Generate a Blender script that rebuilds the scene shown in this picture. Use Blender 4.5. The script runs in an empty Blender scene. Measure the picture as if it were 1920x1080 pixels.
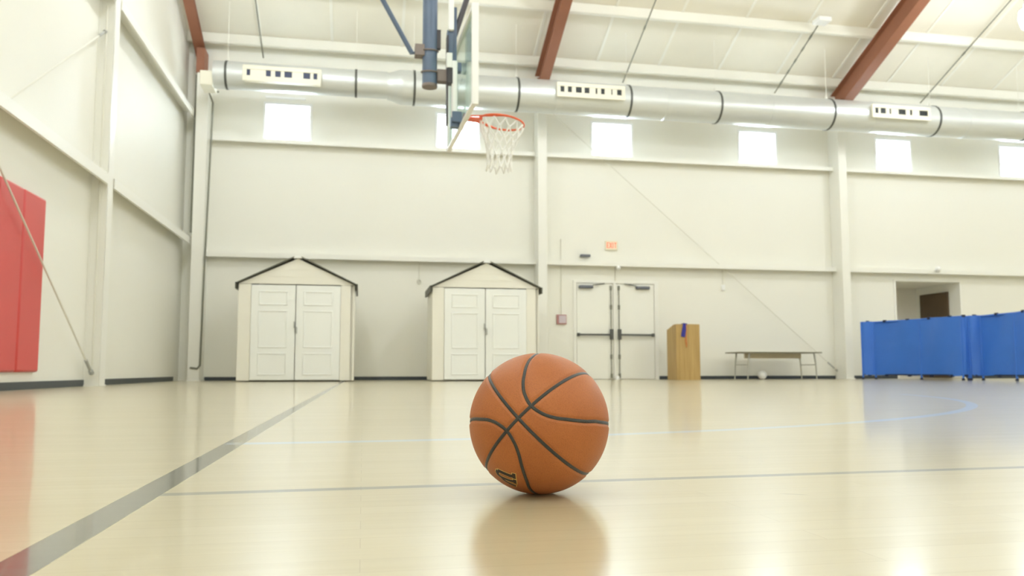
import bpy, bmesh, math, random
from mathutils import Vector, Matrix
from mathutils.kdtree import KDTree

random.seed(4)
scene = bpy.context.scene
COL = scene.collection

# ------------------------------------------------------------------ camera
F = Vector((0.18347878, 0.97926228, 0.08591236))
R = Vector((0.9829078, -0.18409702, -0.00073863))
U = Vector((-0.0150929, -0.08457945, 0.99630242))
cam = bpy.data.cameras.new('camera')
cam.sensor_width = 36
cam.lens = 1487.365 / 1920 * 36
cam.shift_y = (565.68 - 540) / 1920
cam.clip_start = 0.02
cam.clip_end = 200
cam.dof.use_dof = True
cam.dof.focus_distance = 1.3
cam.dof.aperture_fstop = 8.5
camo = bpy.data.objects.new('camera', cam)
COL.objects.link(camo)
camo.matrix_world = Matrix(((R.x, U.x, -F.x, 0), (R.y, U.y, -F.y, 0), (R.z, U.z, -F.z, 0.2082422), (0, 0, 0, 1)))
scene.camera = camo

# ------------------------------------------------------------------ world, exposure
w = bpy.data.worlds.new('daylight')
scene.world = w
w.use_nodes = True
bg = w.node_tree.nodes['Background']
bg.inputs[0].default_value = (0.80, 0.90, 1.0, 1)
bg.inputs[1].default_value = 25.0
LAMP_POWER = 94.0
scene.view_settings.view_transform = 'Standard'
scene.view_settings.look = 'None'
scene.view_settings.gamma = 1
scene.view_settings.exposure = 0.24
scene.view_settings.use_curve_mapping = False
scene.cycles.use_denoising = True
scene.cycles.max_bounces = 12
scene.cycles.diffuse_bounces = 8
scene.cycles.sample_clamp_indirect = 12

# ------------------------------------------------------------------ building numbers
D = 16.917       # back wall
XL = -3.638      # left wall
XR = 25.6        # right wall
YF = -4.9        # wall behind the camera
YRG = 6.0        # ridge
SL = 0.44        # roof slope
Z0 = 6.98        # ceiling height at the back wall
def roof(y):
    return Z0 + SL * ((D - y) if y > YRG else (D - YRG) - (YRG - y))

# ------------------------------------------------------------------ materials
def newmat(name):
    m = bpy.data.materials.new(name)
    m.use_nodes = True
    return m, m.node_tree, m.node_tree.nodes['Principled BSDF']
def N(nt, typ, **kw):
    n = nt.nodes.new(typ)
    for k, v in kw.items():
        setattr(n, k, v)
    return n
def mat(name, col, rough=0.5, metal=0.0, noise=0.04, scale=3.0, bump=0.0, bscale=60, coat=0.0, spec=0.5, emit=None, es=0.0, stretch=None):
    m, nt, b = newmat(name)
    b.inputs['Roughness'].default_value = rough
    b.inputs['Metallic'].default_value = metal
    b.inputs['Coat Weight'].default_value = coat
    b.inputs['Specular IOR Level'].default_value = spec
    tc = N(nt, 'ShaderNodeTexCoord')
    mp = N(nt, 'ShaderNodeMapping')
    if stretch:
        mp.inputs['Scale'].default_value = stretch
    nt.links.new(tc.outputs['Object'], mp.inputs['Vector'])
    nz = N(nt, 'ShaderNodeTexNoise')
    nz.inputs['Scale'].default_value = scale
    nz.inputs['Detail'].default_value = 4
    nt.links.new(mp.outputs[0], nz.inputs['Vector'])
    mx = N(nt, 'ShaderNodeMix', data_type='RGBA')
    mx.inputs[6].default_value = (*[c * (1 - noise) for c in col], 1)
    mx.inputs[7].default_value = (*[min(1, c * (1 + noise)) for c in col], 1)
    nt.links.new(nz.outputs[0], mx.inputs[0])
    nt.links.new(mx.outputs[2], b.inputs['Base Color'])
    if bump:
        n2 = N(nt, 'ShaderNodeTexNoise')
        n2.inputs['Scale'].default_value = bscale
        nt.links.new(mp.outputs[0], n2.inputs['Vector'])
        bp = N(nt, 'ShaderNodeBump')
        bp.inputs['Strength'].default_value = bump
        bp.inputs['Distance'].default_value = 0.01
        nt.links.new(n2.outputs[0], bp.inputs['Height'])
        nt.links.new(bp.outputs[0], b.inputs['Normal'])
    if emit:
        b.inputs['Emission Color'].default_value = (*emit, 1)
        b.inputs['Emission Strength'].default_value = es
    return m

M = {}
M['wall'] = mat('cream_wall_paint', (0.835, 0.828, 0.77), 0.55, noise=0.015, scale=0.7, bump=0.05, bscale=25)
M['steel_cream'] = mat('cream_steel_paint', (0.845, 0.84, 0.795), 0.4, noise=0.015, scale=2)
M['door'] = mat('cream_door_paint', (0.86, 0.86, 0.81), 0.4, noise=0.01)
M['ceiling'] = mat('faced_roof_insulation', (0.80, 0.768, 0.675), 0.6, noise=0.06, scale=1.3, bump=0.25, bscale=3)
M['purlin'] = mat('white_roof_purlin_wrap', (0.81, 0.80, 0.735), 0.45, noise=0.03, scale=2, bump=0.1, bscale=6)
M['strap'] = mat('white_seam_tape', (0.84, 0.83, 0.77), 0.5)
M['rafter'] = mat('red_oxide_primer', (0.30, 0.122, 0.068), 0.55, noise=0.12, scale=4)
M['galv'] = mat('galvanised_duct', (0.70, 0.73, 0.74), 0.38, metal=0.5, noise=0.07, scale=2.5, stretch=(1, 6, 6))
M['dark'] = mat('dark_steel', (0.10, 0.105, 0.10), 0.45, metal=0.3)
M['conduit'] = mat('grey_conduit', (0.22, 0.22, 0.18), 0.5, metal=0.2)
M['rod'] = mat('grey_brace_rod', (0.72, 0.71, 0.64), 0.5)
M['grille'] = mat('cream_grille_paint', (0.85, 0.825, 0.71), 0.45)
M['slate'] = mat('slate_grey_closer', (0.14, 0.15, 0.18), 0.45, metal=0.2)
M['slotblue'] = mat('blue_black_damper', (0.04, 0.055, 0.12), 0.5)
M['slotdark'] = mat('black_damper', (0.015, 0.02, 0.02), 0.5)
M['base'] = mat('dark_vinyl_base', (0.045, 0.055, 0.065), 0.45)
M['shed'] = mat('beige_resin', (0.82, 0.805, 0.735), 0.5, noise=0.02)
M['sheddoor'] = mat('white_resin', (0.86, 0.88, 0.87), 0.42, noise=0.01)
M['shedtrim'] = mat('olive_resin_roof', (0.075, 0.075, 0.055), 0.5)
M['white'] = mat('white_enamel', (0.88, 0.89, 0.90), 0.35, noise=0.01)
M['blue_grey'] = mat('blue_grey_steel', (0.115, 0.16, 0.25), 0.38, metal=0.1, noise=0.05)
M['blue_dark'] = mat('dark_clamp_steel', (0.07, 0.065, 0.075), 0.45, metal=0.3)
M['clamp'] = mat('brown_grey_clamp_steel', (0.24, 0.20, 0.19), 0.5, metal=0.3)
M['orange'] = mat('orange_rim_paint', (0.80, 0.13, 0.045), 0.4)
M['net'] = mat('white_nylon_cord', (0.88, 0.88, 0.88), 0.7)
M['red'] = mat('red_vinyl_pad', (0.62, 0.075, 0.07), 0.38, noise=0.04, scale=1.5)
M['blue'] = mat('blue_vinyl', (0.042, 0.175, 0.66), 0.42, noise=0.10, scale=2.2, bump=0.5, bscale=3.5)
M['bluedark'] = mat('navy_strap', (0.01, 0.02, 0.06), 0.6)
M['greytop'] = mat('grey_laminate', (0.25, 0.24, 0.18), 0.45)
M['tan'] = mat('tan_strip', (0.62, 0.55, 0.40), 0.5)
M['legmetal'] = mat('chrome_table_leg', (0.50, 0.50, 0.44), 0.35, metal=0.6)
M['brown'] = mat('dark_brown_door', (0.10, 0.065, 0.035), 0.5, noise=0.1, scale=5)
M['recess'] = mat('pale_grey_wall_paint', (0.78, 0.75, 0.68), 0.6)
M['cloth_blue'] = mat('blue_ribbon', (0.03, 0.035, 0.30), 0.7)
M['cord_orange'] = mat('orange_cord', (0.65, 0.25, 0.08), 0.7)
M['signface'] = mat('pale_sign_face', (0.85, 0.78, 0.62), 0.4)
M['signred'] = mat('lit_red_letters', (0.85, 0.15, 0.08), 0.4, emit=(1.0, 0.2, 0.1), es=0.5)
M['alarm'] = mat('faded_red_box', (0.45, 0.22, 0.22), 0.5)
M['alarmface'] = mat('pale_mauve_face', (0.58, 0.50, 0.55), 0.5)
M['lampglass'] = mat('lit_lamp_refractor', (0.9, 0.95, 0.9), 0.4, emit=(0.90, 0.955, 1.0), es=LAMP_POWER)
M['lamphood'] = mat('grey_lamp_housing', (0.45, 0.46, 0.45), 0.4, metal=0.4)
M['seam'] = mat('black_rubber_seam', (0.035, 0.038, 0.036), 0.30, noise=0.2, scale=80, bump=0.3, bscale=900)
M['gold'] = mat('gold_ink', (0.72, 0.50, 0.14), 0.5)
M['ink'] = mat('black_ink', (0.035, 0.02, 0.016), 0.5)
M['blackdot'] = mat('black_scuff', (0.05, 0.05, 0.05), 0.6)

# wood (podium)
def wood(name, c1, c2, rough, sc=(14, 14, 0.8)):
    m, nt, b = newmat(name)
    b.inputs['Roughness'].default_value = rough
    tc = N(nt, 'ShaderNodeTexCoord'); mp = N(nt, 'ShaderNodeMapping'); mp.inputs['Scale'].default_value = sc
    nz = N(nt, 'ShaderNodeTexNoise'); nz.inputs['Scale'].default_value = 1.5; nz.inputs['Detail'].default_value = 6
    cr = N(nt, 'ShaderNodeValToRGB')
    cr.color_ramp.elements[0].position = 0.3; cr.color_ramp.elements[0].color = (*c1, 1)
    cr.color_ramp.elements[1].position = 0.7; cr.color_ramp.elements[1].color = (*c2, 1)
    nt.links.new(tc.outputs['Object'], mp.inputs[0]); nt.links.new(mp.outputs[0], nz.inputs['Vector'])
    nt.links.new(nz.outputs[0], cr.inputs[0]); nt.links.new(cr.outputs[0], b.inputs['Base Color'])
    return m
M['oak'] = wood('golden_oak', (0.40, 0.26, 0.085), (0.53, 0.36, 0.14), 0.45)

# window glass: mostly clear with a gloss
def glass(name, tint, fac):
    m = bpy.data.materials.new(name); m.use_nodes = True
    nt = m.node_tree; nt.nodes.clear()
    out = N(nt, 'ShaderNodeOutputMaterial'); tr = N(nt, 'ShaderNodeBsdfTransparent'); gl = N(nt, 'ShaderNodeBsdfGlossy')
    fr = N(nt, 'ShaderNodeLayerWeight'); pw = N(nt, 'ShaderNodeMath', operation='POWER'); mx = N(nt, 'ShaderNodeMixShader')
    nz = N(nt, 'ShaderNodeTexNoise'); nz.inputs['Scale'].default_value = 2
    ma = N(nt, 'ShaderNodeMath', operation='MULTIPLY_ADD'); ma.inputs[1].default_value = fac * 0.3; 
    tr.inputs[0].default_value = (*tint, 1); gl.inputs['Roughness'].default_value = 0.03
    pw.inputs[1].default_value = 5; m2 = N(nt, 'ShaderNodeMath', operation='MULTIPLY_ADD'); m2.inputs[1].default_value = 0.8; m2.inputs[2].default_value = 0.03
    nt.links.new(fr.outputs['Facing'], pw.inputs[0]); nt.links.new(pw.outputs[0], m2.inputs[0])
    nt.links.new(nz.outputs[0], ma.inputs[0]); nt.links.new(m2.outputs[0], ma.inputs[2])
    nt.links.new(ma.outputs[0], mx.inputs[0]); nt.links.new(tr.outputs[0], mx.inputs[1]); nt.links.new(gl.outputs[0], mx.inputs[2])
    nt.links.new(mx.outputs[0], out.inputs[0])
    return m
M['glass'] = glass('window_glass', (0.96, 0.98, 0.98), 0.05)
M['boardglass'] = glass('tempered_backboard_glass', (0.84, 0.93, 0.90), 0.2)

# maple floor with its painted lines
def floor_mat():
    m, nt, b = newmat('maple_gym_floor')
    L = nt.links.new
    tc = N(nt, 'ShaderNodeTexCoord'); sp = N(nt, 'ShaderNodeSeparateXYZ'); L(tc.outputs['Object'], sp.inputs[0])
    X, Y = sp.outputs[0], sp.outputs[1]
    def math_(op, a, b_=None, c=None):
        n = N(nt, 'ShaderNodeMath', operation=op)
        for i, v in enumerate((a, b_, c)):
            if v is None: continue
            if isinstance(v, (int, float)): n.inputs[i].default_value = v
            else: L(v, n.inputs[i])
        return n.outputs[0]
    # boards run across the picture (along X)
    br = N(nt, 'ShaderNodeTexBrick')
    mp = N(nt, 'ShaderNodeMapping'); L(tc.outputs['Object'], mp.inputs[0])
    L(mp.outputs[0], br.inputs['Vector'])
    br.offset = 0.37
    br.inputs['Scale'].default_value = 1.0
    br.inputs['Brick Width'].default_value = 0.9
    br.inputs['Row Height'].default_value = 0.057
    br.inputs['Mortar Size'].default_value = 0.0006
    br.inputs['Mortar Smooth'].default_value = 0.3
    br.inputs['Color1'].default_value = (0.575, 0.512, 0.34, 1)
    br.inputs['Color2'].default_value = (0.61, 0.55, 0.38, 1)
    br.inputs['Mortar'].default_value = (0.47, 0.40, 0.26, 1)
    mp2 = N(nt, 'ShaderNodeMapping'); mp2.inputs['Scale'].default_value = (1.2, 16, 1); L(tc.outputs['Object'], mp2.inputs[0])
    nz = N(nt, 'ShaderNodeTexNoise'); nz.inputs['Scale'].default_value = 3; nz.inputs['Detail'].default_value = 6; L(mp2.outputs[0], nz.inputs['Vector'])
    gr = N(nt, 'ShaderNodeMix', data_type='RGBA', blend_type='MULTIPLY'); gr.inputs[0].default_value = 1
    cr = N(nt, 'ShaderNodeValToRGB'); cr.color_ramp.elements[0].color = (0.90, 0.88, 0.84, 1); cr.color_ramp.elements[1].color = (1.05, 1.05, 1.06, 1)
    L(nz.outputs[0], cr.inputs[0]); L(br.outputs['Color'], gr.inputs[6]); L(cr.outputs[0], gr.inputs[7])
    col = gr.outputs[2]
    def mask_abs(v, half, soft=0.0015):
        a = math_('ABSOLUTE', v)
        mr = N(nt, 'ShaderNodeMapRange'); L(a, mr.inputs[0])
        mr.inputs[1].default_value = half - soft; mr.inputs[2].default_value = half + soft
        mr.inputs[3].default_value = 1; mr.inputs[4].default_value = 0
        return mr.outputs[0]
    def paint(col, mask, c):
        n = N(nt, 'ShaderNodeMix', data_type='RGBA'); L(mask, n.inputs[0]); L(col, n.inputs[6]); n.inputs[7].default_value = (*c, 1)
        return n.outputs[2]
    # wear in the paint
    nw = N(nt, 'ShaderNodeTexNoise'); nw.inputs['Scale'].default_value = 5; L(tc.outputs['Object'], nw.inputs['Vector'])
    # thin dark line across, starting at the sideline
    lx = math_('SUBTRACT', Y, math_('MULTIPLY_ADD', X, 0.030, 1.452))
    m1 = math_('MULTIPLY', mask_abs(lx, 0.0155), math_('GREATER_THAN', X, -0.36))
    m1 = math_('MULTIPLY', m1, math_('MULTIPLY_ADD', nw.outputs[0], 0.5, 0.55))
    col = paint(col, m1, (0.17, 0.18, 0.17))
    # wide dark sideline
    m2 = mask_abs(math_('SUBTRACT', X, -0.358), 0.0275)
    col = paint(col, m2, (0.12, 0.125, 0.115))
    # pale blue arc
    dx = math_('SUBTRACT', X, -0.2); dy = math_('SUBTRACT', Y, 7.26)
    rr = math_('SQRT', math_('ADD', math_('MULTIPLY', dx, dx), math_('MULTIPLY', dy, dy)))
    m3 = math_('MULTIPLY', mask_abs(math_('SUBTRACT', rr, 4.87), 0.03), math_('GREATER_THAN', X, -0.38))
    m3 = math_('MULTIPLY', m3, math_('LESS_THAN', Y, 6.1))
    m3 = math_('MULTIPLY', m3, 0.62)
    col = paint(col, m3, (0.42, 0.62, 0.90))
    # short rubber scuff mark
    sx = math_('SUBTRACT', X, 0.715); sy = math_('SUBTRACT', Y, 1.245)
    sa = math_('ADD', math_('MULTIPLY', sx, 0.50), math_('MULTIPLY', sy, 0.87))
    sb = math_('SUBTRACT', math_('MULTIPLY', sx, 0.87), math_('MULTIPLY', sy, 0.50))
    m4 = math_('MULTIPLY', mask_abs(sa, 0.0016, 0.001), mask_abs(sb, 0.02, 0.006))
    col = paint(col, math_('MULTIPLY', m4, 0.7), (0.08, 0.07, 0.06))
    L(col, b.inputs['Base Color'])
    b.inputs['IOR'].default_value = 1.6
    rn = N(nt, 'ShaderNodeTexNoise'); rn.inputs['Scale'].default_value = 2.0; L(mp2.outputs[0], rn.inputs['Vector'])
    rough = math_('MULTIPLY_ADD', rn.outputs[0], 0.06, 0.27)
    rough = math_('SUBTRACT', rough, math_('MULTIPLY', m2, 0.15))
    b.inputs['Coat Weight'].default_value = 0.6
    b.inputs['Coat IOR'].default_value = 1.5
    crg = math_('MULTIPLY_ADD', rn.outputs[0], 0.04, 0.085)
    L(math_('SUBTRACT', crg, math_('MULTIPLY', m2, 0.045)), b.inputs['Coat Roughness'])
    L(rough, b.inputs['Roughness'])
    bp = N(nt, 'ShaderNodeBump'); bp.inputs['Strength'].default_value = 0.06; bp.inputs['Distance'].default_value = 0.002
    L(nz.outputs[0], bp.inputs['Height']); L(bp.outputs[0], b.inputs['Normal'])
    return m
M['floor'] = floor_mat()

def ball_mat():
    m, nt, b = newmat('pebbled_orange_leather')
    L = nt.links.new
    tc = N(nt, 'ShaderNodeTexCoord')
    v = N(nt, 'ShaderNodeTexVoronoi'); v.inputs['Scale'].default_value = 620; L(tc.outputs['Object'], v.inputs['Vector'])
    nz = N(nt, 'ShaderNodeTexNoise'); nz.inputs['Scale'].default_value = 12; nz.inputs['Detail'].default_value = 5; L(tc.outputs['Object'], nz.inputs['Vector'])
    cr = N(nt, 'ShaderNodeValToRGB')
    cr.color_ramp.elements[0].position = 0.25; cr.color_ramp.elements[0].color = (0.42, 0.125, 0.030, 1)
    cr.color_ramp.elements[1].position = 0.75; cr.color_ramp.elements[1].color = (0.51, 0.165, 0.045, 1)
    L(nz.outputs[0], cr.inputs[0])
    mx = N(nt, 'ShaderNodeMix', data_type='RGBA', blend_type='MULTIPLY'); mx.inputs[0].default_value = 0.35
    L(cr.outputs[0], mx.inputs[6])
    c2 = N(nt, 'ShaderNodeValToRGB'); c2.color_ramp.elements[0].color = (1.15, 1.15, 1.15, 1); c2.color_ramp.elements[1].color = (0.45, 0.45, 0.45, 1)
    L(v.outputs['Distance'], c2.inputs[0]); L(c2.outputs[0], mx.inputs[7]); L(mx.outputs[2], b.inputs['Base Color'])
    bp = N(nt, 'ShaderNodeBump'); bp.inputs['Strength'].default_value = 0.35; bp.inputs['Distance'].default_value = 0.0006; bp.invert = True
    L(v.outputs['Distance'], bp.inputs['Height']); L(bp.outputs[0], b.inputs['Normal'])
    b.inputs['Roughness'].default_value = 0.5
    b.inputs['Specular IOR Level'].default_value = 0.45
    return m
M['ball'] = ball_mat()

# ------------------------------------------------------------------ mesh helpers (all in world coordinates)
WPOS = {}
def link_mesh(name, bm, m, parent=None, bev=0.0, smooth=40, mats=None):
    me = bpy.data.meshes.new(name)
    if parent is not None:
        org = WPOS[parent]
    else:
        xs = [v.co.x for v in bm.verts]; ys = [v.co.y for v in bm.verts]; zs = [v.co.z for v in bm.verts]
        org = Vector(((min(xs) + max(xs)) / 2, (min(ys) + max(ys)) / 2, min(zs)))
        if name in ('floor',): org = Vector((0, 0, 0))
    bmesh.ops.translate(bm, verts=bm.verts, vec=-org)
    bmesh.ops.recalc_face_normals(bm, faces=bm.faces)
    for f in bm.faces: f.smooth = True
    bm.to_mesh(me); bm.free()
    me.set_sharp_from_angle(angle=math.radians(smooth))
    o = bpy.data.objects.new(name, me)
    COL.objects.link(o)
    for mm in (mats or [m]): me.materials.append(mm)
    if parent is not None:
        o.parent = parent
    else:
        o.location = org
    WPOS[o] = org.copy()
    if bev:
        md = o.modifiers.new('bevel', 'BEVEL'); md.width = bev; md.segments = 2; md.limit_method = 'ANGLE'; md.angle_limit = math.radians(35)
    return o
def tag(o, label, cat, group=None):
    o['label'] = label; o['category'] = cat
    if group: o['group'] = group
    return o
def struct(o):
    o['kind'] = 'structure'; return o
def thing(name, label, cat, loc, group=None, kind=None):
    o = bpy.data.objects.new(name, None); COL.objects.link(o)
    o.empty_display_size = 0.1
    o.location = loc; WPOS[o] = Vector(loc)
    if kind: o['kind'] = kind
    else: tag(o, label, cat, group)
    return o
def box(bm, x0, x1, y0, y1, z0, z1):
    vs = [bm.verts.new((x, y, z)) for x in (x0, x1) for y in (y0, y1) for z in (z0, z1)]
    for f in ((0, 1, 3, 2), (4, 6, 7, 5), (0, 4, 5, 1), (2, 3, 7, 6), (0, 2, 6, 4), (1, 5, 7, 3)):
        bm.faces.new([vs[i] for i in f])
    return vs
def frame_axes(d):
    d = d.normalized()
    a = Vector((0, 0, 1)) if abs(d.z) < 0.9 else Vector((1, 0, 0))
    u = d.cross(a).normalized(); v = d.cross(u).normalized()
    return u, v
def tube(bm, pts, r, seg=10, cap=True, closed=False):
    pts = [Vector(p) for p in pts]; n = len(pts); rings = []
    rr = r if isinstance(r, (list, tuple)) else [r] * n
    u = None
    for i, p in enumerate(pts):
        if closed: d = pts[(i + 1) % n] - pts[i - 1]
        else: d = pts[min(i + 1, n - 1)] - pts[max(i - 1, 0)]
        d.normalize()
        if u is None: u, v = frame_axes(d)
        else:
            u = (u - d * u.dot(d)).normalized()
        v = d.cross(u)
        rings.append([bm.verts.new(p + (u * math.cos(2 * math.pi * k / seg) + v * math.sin(2 * math.pi * k / seg)) * rr[i]) for k in range(seg)])
    for i in range(n if closed else n - 1):
        a, b = rings[i], rings[(i + 1) % n]
        for k in range(seg):
            bm.faces.new((a[k], a[(k + 1) % seg], b[(k + 1) % seg], b[k]))
    if cap and not closed:
        bm.faces.new(rings[0]); bm.faces.new(rings[-1])
def bar(bm, p0, p1, w, h, up=(0, 0, 1)):
    p0, p1 = Vector(p0), Vector(p1); d = (p1 - p0).normalized(); up = Vector(up)
    s = d.cross(up).normalized(); t = s.cross(d).normalized()
    vs = [bm.verts.new(p + s * a * w / 2 + t * b * h / 2) for p in (p0, p1) for a, b in ((-1, -1), (1, -1), (1, 1), (-1, 1))]
    bm.faces.new(vs[0:4]); bm.faces.new(vs[4:8][::-1])
    for k in range(4): bm.faces.new((vs[k], vs[(k + 1) % 4], vs[4 + (k + 1) % 4], vs[4 + k]))
def prism(bm, poly, axis, a0, a1):
    """poly: 2D points; axis 'x': (y,z) polygon, 'y': (x,z), 'z': (x,y)"""
    def P(p, a):
        return {'x': (a, p[0], p[1]), 'y': (p[0], a, p[1]), 'z': (p[0], p[1], a)}[axis]
    A = [bm.verts.new(P(p, a0)) for p in poly]; B = [bm.verts.new(P(p, a1)) for p in poly]
    bm.faces.new(A); bm.faces.new(B[::-1]); n = len(poly)
    for k in range(n): bm.faces.new((A[k], A[(k + 1) % n], B[(k + 1) % n], B[k]))
def lathe(bm, prof, c, seg=24, axis='z'):
    rings = []
    for r, h in prof:
        ring = []
        for k in range(seg):
            a = 2 * math.pi * k / seg
            if axis == 'z': q = (c[0] + r * math.cos(a), c[1] + r * math.sin(a), c[2] + h)
            elif axis == 'x': q = (c[0] + h, c[1] + r * math.cos(a), c[2] + r * math.sin(a))
            else: q = (c[0] + r * math.cos(a), c[1] + h, c[2] + r * math.sin(a))
            ring.append(bm.verts.new(q))
        rings.append(ring)
    for a, b in zip(rings, rings[1:]):
        for k in range(seg): bm.faces.new((a[k], a[(k + 1) % seg], b[(k + 1) % seg], b[k]))
    bm.faces.new(rings[0]); bm.faces.new(rings[-1])
def sphere(bm, c, r, u=20, v=12):
    bmesh.ops.create_uvsphere(bm, u_segments=u, v_segments=v, radius=r, matrix=Matrix.Translation(c))
def B(): return bmesh.new()
def mb(*boxes):
    bm = B()
    for b in boxes: box(bm, *b)
    return bm

# ================================================================== SETTING
struct(link_mesh('floor', mb((XL - 0.3, XR + 0.3, YF - 0.3, D + 0.3, -0.2, 0)), M['floor']))

WINX = [-1.63, 1.97, 5.48, 9.05, 12.62, 16.07, 19.65, 23.2]
WW, WZ0, WZ1 = 0.45, 4.99, 5.775
OP = (12.53, 14.27, 0.0, 2.33)
def wall_with_holes(x0, x1, z0, z1, y0, y1, holes, axis='y'):
    bm = B()
    xs = sorted({x0, x1, *[h[0] for h in holes], *[h[1] for h in holes]})
    zs = sorted({z0, z1, *[h[2] for h in holes], *[h[3] for h in holes]})
    def solid(i, j):
        if i < 0 or j < 0 or i >= len(xs) - 1 or j >= len(zs) - 1: return None
        cx, cz = (xs[i] + xs[i + 1]) / 2, (zs[j] + zs[j + 1]) / 2
        return not any(h[0] < cx < h[1] and h[2] < cz < h[3] for h in holes)
    def q(*pts): bm.faces.new([bm.verts.new(p) for p in pts])
    for i in range(len(xs) - 1):
        for j in range(len(zs) - 1):
            if not solid(i, j): continue
            a, b, c, d = xs[i], xs[i + 1], zs[j], zs[j + 1]
            q((a, y0, c), (b, y0, c), (b, y0, d), (a, y0, d)); q((a, y1, c), (a, y1, d), (b, y1, d), (b, y1, c))
            if solid(i - 1, j) in (None, False): q((a, y0, c), (a, y0, d), (a, y1, d), (a, y1, c))
            if solid(i + 1, j) in (None, False): q((b, y0, c), (b, y1, c), (b, y1, d), (b, y0, d))
            if solid(i, j - 1) in (None, False): q((a, y0, c), (a, y1, c), (b, y1, c), (b, y0, c))
            if solid(i, j + 1) in (None, False): q((a, y0, d), (b, y0, d), (b, y1, d), (a, y1, d))
    bmesh.ops.remove_doubles(bm, verts=bm.verts, dist=1e-5)
    return bm
holes = [(x - WW, x + WW, WZ0, WZ1) for x in WINX] + [OP]
struct(link_mesh('wall_back', wall_with_holes(XL - 0.2, XR + 0.2, 0, Z0 + 0.05, D, D + 0.18, holes), M['wall']))
struct(link_mesh('wall_front', mb((XL - 0.2, XR + 0.2, YF - 0.18, YF, 0, Z0 + 0.05)), M['wall']))
for nm, a, b in (('wall_left', XL - 0.18, XL), ('wall_right', XR, XR + 0.18)):
    bm = B(); prism(bm, [(YF, 0), (D, 0), (D, Z0 + 0.05), (YRG, roof(YRG) + 0.05), (YF, Z0 + 0.05)], 'x', a, b)
    struct(link_mesh(nm, bm, M['wall']))
bm = B()
prism(bm, [(YF - 0.2, roof(YF) - 0.09), (YRG, roof(YRG)), (D + 0.2, roof(D) - 0.09), (D + 0.2, roof(D) + 0.1), (YRG, roof(YRG) + 0.2), (YF - 0.2, roof(YF) + 0.1)], 'x', XL - 0.2, XR + 0.2)
ceil = struct(link_mesh('ceiling', bm, M['ceiling']))
x = XL + 1.45
while x < 20:
    bm = B(); bar(bm, (x, D - 0.05, roof(D - 0.05) - 0.012), (x, YRG + 0.1, roof(YRG + 0.1) - 0.012), 0.06, 0.02)
    s = link_mesh('seam_tape', bm, M['strap'], ceil)
    x += 1.45

# baseboards
def colX(i): return -3.27 + 7.04 * i if i == 0 else 3.77 + 7.2 * (i - 1)
CW, CD = 0.10, 0.42
cols = [3.765, 10.97, 18.17]
bm = mb((XL + 0.5, 3.66, D - 0.015, D, 0, 0.075), (3.87, 4.55, D - 0.015, D, 0, 0.075), (6.51, 10.86, D - 0.015, D, 0, 0.075), (11.08, 12.53, D - 0.015, D, 0, 0.075), (14.27, 18.06, D - 0.015, D, 0, 0.075))
struct(link_mesh('baseboard_back', bm, M['base']))
bm = mb((XL, XL + 0.015, YF, 11.4, 0, 0.085), (XL, XL + 0.015, 11.66, 16.45, 0, 0.085))
struct(link_mesh('baseboard_left', bm, M['base']))

# windows
for i, x in enumerate(WINX):
    wn = thing('window_%d' % (i + 1), None, None, (x, D, WZ0), kind='structure')
    a, b, c, d = x - WW, x + WW, WZ0, WZ1
    t = 0.05
    link_mesh('window_frame', mb((a - t, b + t, D - 0.02, D + 0.005, d, d + t), (a - t, a, D - 0.02, D + 0.005, c, d), (b, b + t, D - 0.02, D + 0.005, c, d)), M['white'], wn, bev=0.004)
    g = 0.018
    link_mesh('gasket', mb((a, b, D + 0.05, D + 0.07, d - g, d), (a, a + g, D + 0.05, D + 0.07, c, d - g), (b - g, b, D + 0.05, D + 0.07, c, d - g), (a, b, D + 0.05, D + 0.07, c - 0.001, c + g)), M['rod'], wn)
    link_mesh('pane', mb((a + g, b - g, D + 0.055, D + 0.063, c + g, d - g)), M['glass'], wn)
    link_mesh('head_flashing', mb((a - 0.01, b - 0.10, D - 0.05, D + 0.002, d + 0.13, d + 0.17)), M['white'], wn, bev=0.004)
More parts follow.
